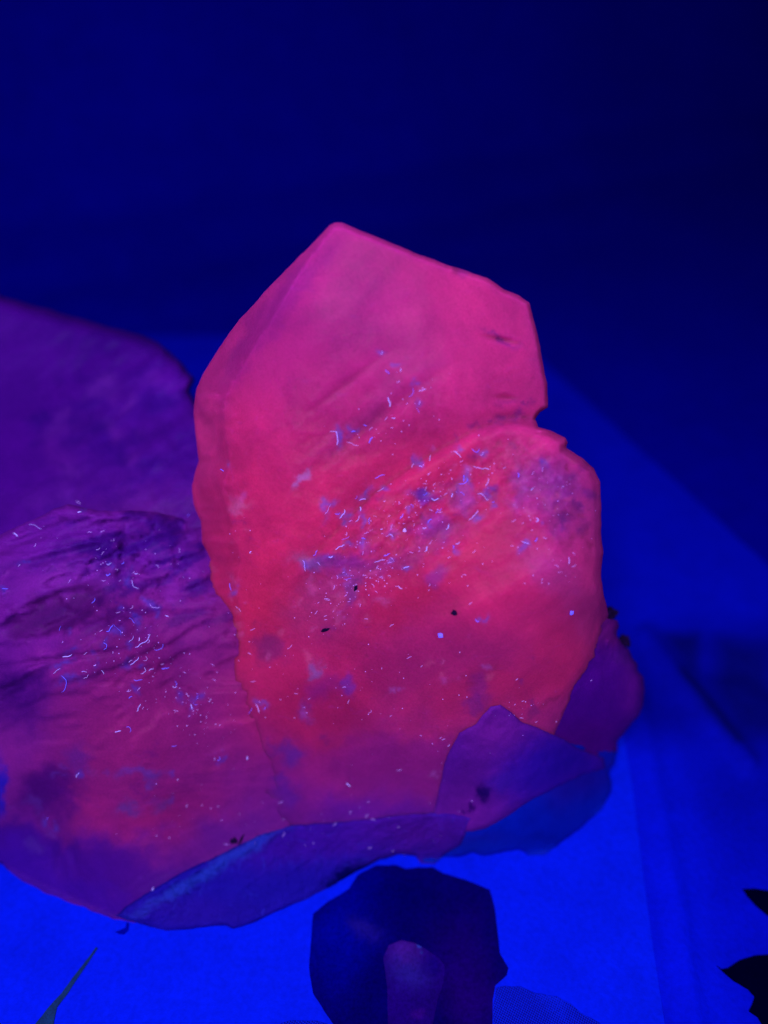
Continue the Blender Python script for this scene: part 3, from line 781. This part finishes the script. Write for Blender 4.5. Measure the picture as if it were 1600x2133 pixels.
BROKEN = [(-120, 1150), (-40, 1130), (20, 1105), (70, 1080), (140, 1050), (200, 1062), (300, 1066), (380, 1078), (470, 1100), (560, 1300), (640, 1450), (700, 1600), (700, 1740),
          (560, 1775), (480, 1810), (400, 1850), (330, 1905), (290, 1925), (240, 1914), (200, 1902), (150, 1880), (100, 1862), (50, 1836), (0, 1802), (-120, 1760)]
solid('broken_face', BROKEN,
      [(-100, 1150, .185), (0, 1115, .188), (140, 1052, .19), (300, 1080, .212), (380, 1090, .218), (300, 1150, .189), (440, 1100, .218), (410, 1400, .160), (500, 1400, .163), (600, 1450, .168), (560, 1250, .20), (660, 1600, .157), (690, 1700, .147), (460, 1250, .182), (200, 1300, .160), (0, 1300, .163), (100, 1500, .146), (300, 1600, .138), (0, 1600, .142),
       (500, 1700, .1385), (560, 1600, .1465), (510, 1500, .153), (600, 1720, .1385), (0, 1750, .134), (300, 1780, .1265), (200, 1895, 'g'), (0, 1802, 'g'), (290, 1922, 'g'), (-120, 1760, 'g'), (420, 1500, .149)],
      MAT['broken'], cluster, BROKEN_BASE,
      streak=1.0, blobs=BROKEN_TONES, body=lambda u, v: 0.0003 + 0.03 * max(0, (u - float(np.interp(v, [1050, 1150, 1300, 1400, 1500, 1600, 1740], [230, 330, 440, 470, 505, 560, 600]))) / 200) ** 1.5, fld='broken', tseed=9.0,
      edge=lambda u, v: 0.0006 + 0.003 / (1 + math.exp((u - 150) / 30)) * (1 / (1 + math.exp((v - 1650) / 60))), R=30, round_=True, thick=0.06, step=5.5, jitter=4, seed=6, detail=det_broken, back_r=180)

def det_matrix(u, v):
    x, y = rot(u, v, -33)
    st = fr(x * 0.010, y * 0.045, 4.4, 5, 0.7)
    top = math.exp(-((y - rot(430, 1822, -33)[1]) / 26) ** 2)
    return (0.0006 + 0.0010 * top) * st + 0.0008 * fr(u * 0.05, v * 0.05, 2.2, 4, 0.5) * (0.4 + top)
MATRIX = [(240, 1908), (262, 1888), (300, 1862), (350, 1832), (400, 1806), (480, 1768), (540, 1738), (580, 1726), (620, 1716), (700, 1712), (850, 1695), (930, 1690), (990, 1700), (960, 1760),
          (925, 1783), (905, 1800), (878, 1800), (866, 1784), (830, 1780), (790, 1791), (745, 1815), (700, 1840), (640, 1872), (600, 1888), (550, 1912), (520, 1925), (487, 1936), (470, 1930), (440, 1928), (400, 1935), (345, 1938), (300, 1926), (262, 1917)]
solid('matrix_base', MATRIX,
      [(240, 1908, 'g'), (345, 1938, 'g'), (487, 1936, 'g'), (600, 1888, 'g'), (745, 1815, 'g'), (865, 1785, 'g'), (925, 1786, 'g'), (300, 1862, .120), (400, 1806, .1265),
       (540, 1738, .1345), (620, 1716, .1365), (850, 1695, .1395), (960, 1720, .138), (700, 1760, .1345), (450, 1860, .1215)],
      MAT['matrix'], cluster, body=-0.0019, base=(0.014, 0.004, 0.46),
      blobs=[(860, 1725, 170, 46, 0, (0.10, 0.004, 0.36), 0.85, 3), (640, 1755, 130, 40, -10, (0.055, 0.003, 0.40), 0.8, 4), (430, 1818, 190, 13, -31, (0.02, 0.03, 0.66), 0.85, 6),
             (725, 1822, 50, 17, -25, (0.0, 0.0, 0.10), 0.95, 7), (700, 1840, 26, 16, -30, (0.0, 0.0, 0.10), 0.95, 7), (380, 1900, 120, 30, 0, (0.03, 0.004, 0.40), 0.5, 3)],  # the two near-black blobs paint the shadow under the base overhang
      edge=0.0025, R=12, round_=True, thick=0.05, step=4, jitter=2, seed=7, zmin=0.0023, detail=det_matrix, back_r=80, wob=10)

THIN = [(880, 1700), (960, 1640), (1060, 1600), (1180, 1545), (1262, 1560), (1286, 1566), (1280, 1590), (1270, 1604), (1274, 1650), (1255, 1682), (1235, 1702), (1210, 1725), (1178, 1745), (1160, 1765), (1130, 1782), (1098, 1782),
        (1080, 1768), (1045, 1776), (1010, 1782), (985, 1777), (955, 1785), (925, 1787), (905, 1799), (882, 1796), (870, 1760)]
solid('thin_base_layer', THIN,
      [(905, 1799, 'g'), (985, 1777, 'g'), (1098, 1782, 'g'), (1160, 1765, 'g'), (1255, 1682, 'g'), (1272, 1610, .168), (1286, 1566, .170), (900, 1720, .1385), (1060, 1620, .142), (1180, 1560, .150), (1100, 1720, .137), (1200, 1640, .148)],
      MAT['thin'], cluster, body=0.0003, base=(0.0, 0.008, 0.56),
      blobs=[(1200, 1620, 70, 40, -30, (0.02, 0.003, 0.34), 0.7, 3), (960, 1750, 90, 20, 0, (0.01, 0.006, 0.40), 0.6, 4), (1000, 1760, 60, 10, 0, (0.0, 0.01, 0.5), 0.6, 4), (1130, 1750, 60, 20, 0, (0.0, 0.004, 0.34), 0.6, 4)],
      edge=0.002, R=10, round_=True, thick=0.035, step=5, jitter=3.5, seed=9, zmin=0.0026, back_r=60, wob=14,
      detail=lambda u, v: 0.0010 * fr(u * 0.015, v * 0.015, 5.5, 5, 0.7))

CHIP = [(897, 1716), (906, 1680), (915, 1641), (931, 1576), (957, 1527), (990, 1508), (1022, 1472), (1042, 1467), (1065, 1482), (1084, 1501), (1126, 1521), (1175, 1540), (1201, 1557), (1256, 1580),
        (1262, 1600), (1215, 1615), (1160, 1640), (1120, 1659), (1077, 1685), (1040, 1712), (1012, 1727), (960, 1734), (931, 1731)]
def det_chip(u, v):
    x, y = rot(u, v, -50)
    return 0.0010 * terrace(fr(x * 0.006, y * 0.012, 15.1, 5, 0.8), 4) + 0.0005 * fr(u * 0.03, v * 0.03, 1.3, 4, 0.6)
solid('corner_crystal', CHIP,
      [(1042, 1467, .1439), (915, 1641, .1369), (960, 1734, .131), (1012, 1727, .132), (1120, 1657, .137), (1256, 1590, .150), (1100, 1560, .1389), (1000, 1600, .1345), (1126, 1521, .143), (957, 1527, .1419)],
      MAT['broken'], cluster, body=-0.0012, base=(0.11, 0.005, 0.36),
      blobs=[(970, 1680, 60, 60, 0, (0.16, 0.006, 0.32), 0.7, 3), (1020, 1520, 60, 40, -20, (0.17, 0.006, 0.30), 0.7, 3), (1140, 1600, 90, 60, -30, (0.03, 0.003, 0.46), 0.95, 5), (1220, 1590, 60, 30, 0, (0.02, 0.002, 0.42), 0.8, 3),
             (1010, 1650, 16, 19, 10, (0.008, 0, 0.12), 0.95, 7), (983, 1682, 7, 10, 10, (0.03, 0, 0.14), 0.9, 6), (962, 1690, 9, 6, 0, (0.03, 0, 0.16), 0.8, 6), (985, 1600, 50, 30, -30, (0.10, 0.004, 0.28), 0.6, 4), (1055, 1630, 30, 16, -20, (0.05, 0.006, 0.44), 0.6, 4)],
      edge=0.0009, R=8, round_=False, thick=0.03, step=5, jitter=2.5, seed=10, detail=det_chip, back_r=60, wob=10)

LOBE = [(1224, 1316), (1245, 1298), (1265, 1288), (1285, 1292), (1291, 1304), (1287, 1322), (1296, 1338), (1312, 1352), (1318, 1372), (1328, 1382), (1330, 1396), (1341, 1408), (1345, 1430), (1343, 1460), (1330, 1490), (1300, 1530), (1285, 1545), (1283, 1570),
        (1262, 1590), (1230, 1585), (1190, 1570), (1150, 1550), (1110, 1530), (1095, 1505), (1130, 1465), (1143, 1430), (1165, 1398), (1200, 1375), (1215, 1350)]
solid('side_lobe', LOBE,
      [(1265, 1288, .178), (1345, 1430, .170), (1224, 1330, .159), (1220, 1430, .150), (1283, 1570, .163), (1130, 1500, .1455), (1230, 1575, .152), (1290, 1400, .163), (1180, 1450, .1475), (1300, 1500, .162), (1150, 1430, .1465), (1165, 1398, .149)],
      MAT['broken'], cluster, body=0.0012, base=(0.085, 0.001, 0.30),
      blobs=[(1260, 1310, 40, 30, 0, (0.26, 0.008, 0.28), 0.8, 3), (1320, 1430, 22, 70, 0, (0.15, 0.004, 0.34), 0.8, 4), (1230, 1400, 80, 40, -10, (0.09, 0.002, 0.34), 0.6, 3), (1220, 1540, 80, 40, 0, (0.10, 0.001, 0.24), 0.7, 3),
             (1300, 1370, 26, 20, 0, (0.11, 0.006, 0.30), 0.6, 4)],
      edge=lambda u, v: 0.001 + 0.006 / (1 + math.exp(-(u - 1275) / 10)), R=24, round_=True, thick=0.035, step=4.5, jitter=3.5, seed=22, back_r=60, wob=10,
      detail=lambda u, v: 0.0010 * fr(u * 0.01, v * 0.01, 8.5, 5, 0.7) + 0.0016 * fr(u * 0.035, v * 0.035, 2.5, 4, 0.6) * max(0, min(1, (1400 - v) / 60)))

# dark lumps added to stand in for the gap shadow behind the right edge
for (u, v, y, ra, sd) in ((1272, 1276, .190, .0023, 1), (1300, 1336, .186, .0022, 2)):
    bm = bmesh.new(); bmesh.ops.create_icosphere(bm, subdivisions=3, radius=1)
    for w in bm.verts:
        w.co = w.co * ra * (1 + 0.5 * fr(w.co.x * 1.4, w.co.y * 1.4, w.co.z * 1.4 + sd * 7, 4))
    me = bpy.data.meshes.new('shadow_lump'); bm.to_mesh(me); bm.free()
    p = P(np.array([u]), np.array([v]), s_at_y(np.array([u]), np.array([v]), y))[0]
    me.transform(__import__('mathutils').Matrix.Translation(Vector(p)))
    link_obj('shadow_lump', me, MAT['grit'], cluster)

# ------------------------------------------------------------ lint, dust and grit lying on the crystals
bpy.context.view_layer.update()
bvh = []
for o in cluster.children:
    me = o.data
    M = o.matrix_world
    bvh.append(BVHTree.FromPolygons([M @ v.co for v in me.vertices], [tuple(p.vertices) for p in me.polygons]))

def hit(u, v):
    d = Vector(rays(np.array([u]), np.array([v]))[0]).normalized()
    best = None
    for b in bvh:
        loc, nrm, i, dist = b.ray_cast(Vector(C), d, 3)
        if loc is not None and (best is None or dist < best[2]):
            best = (loc, nrm if nrm.dot(d) < 0 else -nrm, dist)
    return best

PX = 0.00016
def tube_mesh(bm, pts, r):
    rings = []
    n = len(pts)
    for i, p in enumerate(pts):
        t = (pts[min(n - 1, i + 1)] - pts[max(0, i - 1)]).normalized()
        a = t.orthogonal().normalized(); b = t.cross(a)
        rr = r * (0.55 if i in (0, n - 1) else 1)
        rings.append([bm.verts.new(p + (a * math.cos(q) + b * math.sin(q)) * rr) for q in (0, 1.2566, 2.5133, 3.7699, 5.0265)])
    for A, B in zip(rings, rings[1:]):
        for i in range(5):
            bm.faces.new((A[i], A[(i + 1) % 5], B[(i + 1) % 5], B[i]))
    bm.faces.new(rings[0][::-1]); bm.faces.new(rings[-1])

def fibre(u, v, L, ang, curl, mat, label, group, r=0.00012, seed=0):
    """lint: a short curled thread resting on whatever crystal lies under it"""
    rnd = random.Random(seed)
    pts = []
    a = math.radians(ang)
    if L < 25:
        L *= rnd.uniform(0.55, 1.35); curl *= rnd.uniform(0.6, 2.2)
    r *= rnd.uniform(0.7, 1.2)
    x, y = u - math.cos(a) * L / 2, v + math.sin(a) * L / 2
    n = 8
    base = None
    for i in range(n):
        h = hit(x, y)
        if h:
            pts.append(h[0] + h[1] * (r * 1.2 + 0.00025 * math.sin(math.pi * i / (n - 1))))
        x += math.cos(a) * L / (n - 1); y -= math.sin(a) * L / (n - 1)
        a += curl / (n - 1) + rnd.uniform(-0.6, 0.6)
    if len(pts) < 3:
        return
    ok = [pts[0]]
    for p in pts[1:]:
        if (p - ok[-1]).length < 0.004:
            ok.append(p)
    if len(ok) < 3:
        return
    org = ok[0].copy()
    bm = bmesh.new(); tube_mesh(bm, [p - org for p in ok], r)
    me = bpy.data.meshes.new('lint_fibre'); bm.to_mesh(me); bm.free()
    me.polygons.foreach_set('use_smooth', [True] * len(me.polygons))
    o = link_obj('lint_fibre', me, mat)
    o.location = org
    tag(o, label, 'lint', group)
    return o

G_TALL = ('lint fibres on the tall crystal', 'tiny glowing lint fibre clinging to the smooth upper face of the tall pink crystal')
G_FRONT = ('lint fibres on the front crystal', 'tiny glowing lint fibre caught on the rough diagonal band of the red crystal')
G_LEFT = ('lint fibres on the purple broken face', 'tiny glowing lint fibre lying on the dim purple broken face left of the tall crystal')
# u, v, length px, angle deg, curl, material key
SPECIAL = {(302, 1341): 'longest straight lint fibre, thin and pale, low on the purple broken face',
           (147, 1430): 'long bright blue lint fibre near the left edge, lowest of the long ones',
           (244, 1311): 'straight pale lint fibre slanting down to the right on the purple broken face',
           (1003, 979): 'arched lint fibre closing a ring near the top of the rough red band',
           (497, 1268): 'single straight thin lint fibre near the left edge of the tall crystal',
           (684, 1061): 'thick blue lint fibre at the upper left end of the rough band',
           (140, 1364): 'bright bent blue lint fibre above the long one near the left edge',
           (197, 1253): 'short bright lint fibre at the rim of the dark hollow in the purple face'}
for lst, (grp, lab), sd in ((up, G_TALL, 100), (fr_, G_FRONT, 300), (lf_, G_LEFT, 600)):
    for i, (u, v, L, a, cu) in enumerate(lst):
        m = MAT[('lint', 'lint_blue', 'lint', 'lint_blue', 'lint_pale')[i % 5]]
        fibre(u, v, L * 1.05, a, cu, m, SPECIAL.get((u, v), lab), grp, r=(0.00006, 0.00009, 0.00012)[i % 3] if L > 9 else 0.00014, seed=sd + i)

# dust: countless minute glowing specks and hair-thin threads
rnd = random.Random(5)
bm = bmesh.new()
def speck(p, n, r):
    bmesh.ops.create_icosphere(bm, subdivisions=1, radius=r, matrix=__import__('mathutils').Matrix.Translation(p + n * r * 0.4))
clouds = [(860, 1060, 190, 55, -32, 150), (740, 1230, 130, 40, -36, 130), (1130, 1050, 60, 70, 20, 36), (900, 1180, 200, 70, -20, 50), (300, 1350, 120, 80, 10, 70), (400, 1470, 90, 50, 20, 60),
          (820, 870, 110, 50, -35, 34), (1150, 1180, 60, 60, 0, 18), (700, 1420, 200, 70, 0, 40), (260, 1210, 110, 50, 0, 34), (500, 1200, 40, 140, 0, 16), (900, 1500, 260, 120, 0, 40), (200, 1130, 160, 50, 0, 20), (400, 1680, 160, 90, 0, 30), (1070, 1480, 60, 30, 0, 16), (700, 1720, 200, 50, 0, 26)]
for (cu, cv, ru, rv, ang, n) in clouds:
    a = math.radians(ang)
    for i in range(n):
        x, y = rnd.gauss(0, ru * 0.6), rnd.gauss(0, rv * 0.6)
        u = cu + x * math.cos(a) - y * math.sin(a); v = cv + x * math.sin(a) + y * math.cos(a)
        h = hit(u, v)
        if not h: continue
        if rnd.random() < 0.80:
            speck(h[0], h[1], rnd.choice((0.00006, 0.00008, 0.0001, 0.00016)))
        else:
            L = rnd.uniform(4, 11); b = rnd.uniform(-0.6, 1.4); pts = []
            for j in range(4):
                h2 = hit(u + math.cos(b) * L * (j / 3 - .5), v - math.sin(b) * L * (j / 3 - .5))
                if h2: pts.append(h2[0] + h2[1] * 0.0001)
                b += rnd.uniform(-.5, .5)
            if len(pts) == 4 and max((pts[q] - pts[q + 1]).length for q in range(3)) < 0.002:
                tube_mesh(bm, pts, 0.00006)
me = bpy.data.meshes.new('dust'); bm.to_mesh(me); bm.free()
tag(link_obj('dust', me, MAT['lint_pale']), 'fine pale glowing dust scattered over the crystal faces', 'dust', kind='stuff')

# dark grit grains
def grain(u, v, ru, rv, ang, label, seed, mat='grit', name='grit_grain', cat='grit'):
    h = hit(u, v)
    if not h: return
    bm = bmesh.new()
    bmesh.ops.create_icosphere(bm, subdivisions=3, radius=1)
    for w in bm.verts:
        f = 1 + 0.55 * fr(w.co.x * 1.3, w.co.y * 1.3, w.co.z * 1.3 + seed, 4)
        w.co = Vector((w.co.x * ru * PX * f, w.co.y * rv * PX * f, w.co.z * min(ru, rv) * PX * 0.7 * f))
    me = bpy.data.meshes.new(name); bm.to_mesh(me); bm.free()
    o = link_obj(name, me, MAT[mat])
    o.rotation_mode = 'QUATERNION'
    q = h[1].to_track_quat('Z', 'Y')
    from mathutils import Quaternion
    o.rotation_quaternion = q @ Quaternion((0, 0, 1), math.radians(ang))
    o.location = h[0] + h[1] * min(ru, rv) * PX * 0.2
    tag(o, label, cat)
grain(947, 1277, 5, 4.5, 0, 'small black grit grain on the lower red face, right of centre', 1)
grain(678, 1312, 9, 3, 35, 'slender black grit sliver below the speckled streak on the red face', 2)
grain(741, 1225, 6, 3, 70, 'tiny dark grit speck above the slender black sliver', 3)
grain(486, 1751, 7, 7, 0, 'dark curled grit crumb near the bottom, where red face meets blue base', 4)
grain(503, 1748, 14, 2.2, 55, 'thin dark grit splinter beside the curled crumb near the base', 6)
grain(918, 1323, 4.5, 5, 0, 'round bright blue fluff ball on the lower red face', 7, 'lint_blue', 'fluff_ball', 'lint')
grain(843, 1105, 3.2, 3, 0, 'brightest white speck in the middle of the rough red band', 8, 'lint_pale', 'bright_speck', 'speck')
grain(1190, 1276, 4, 4, 0, 'blue fluff ball near the right edge of the red crystal', 9, 'lint_blue', 'fluff_ball', 'lint')
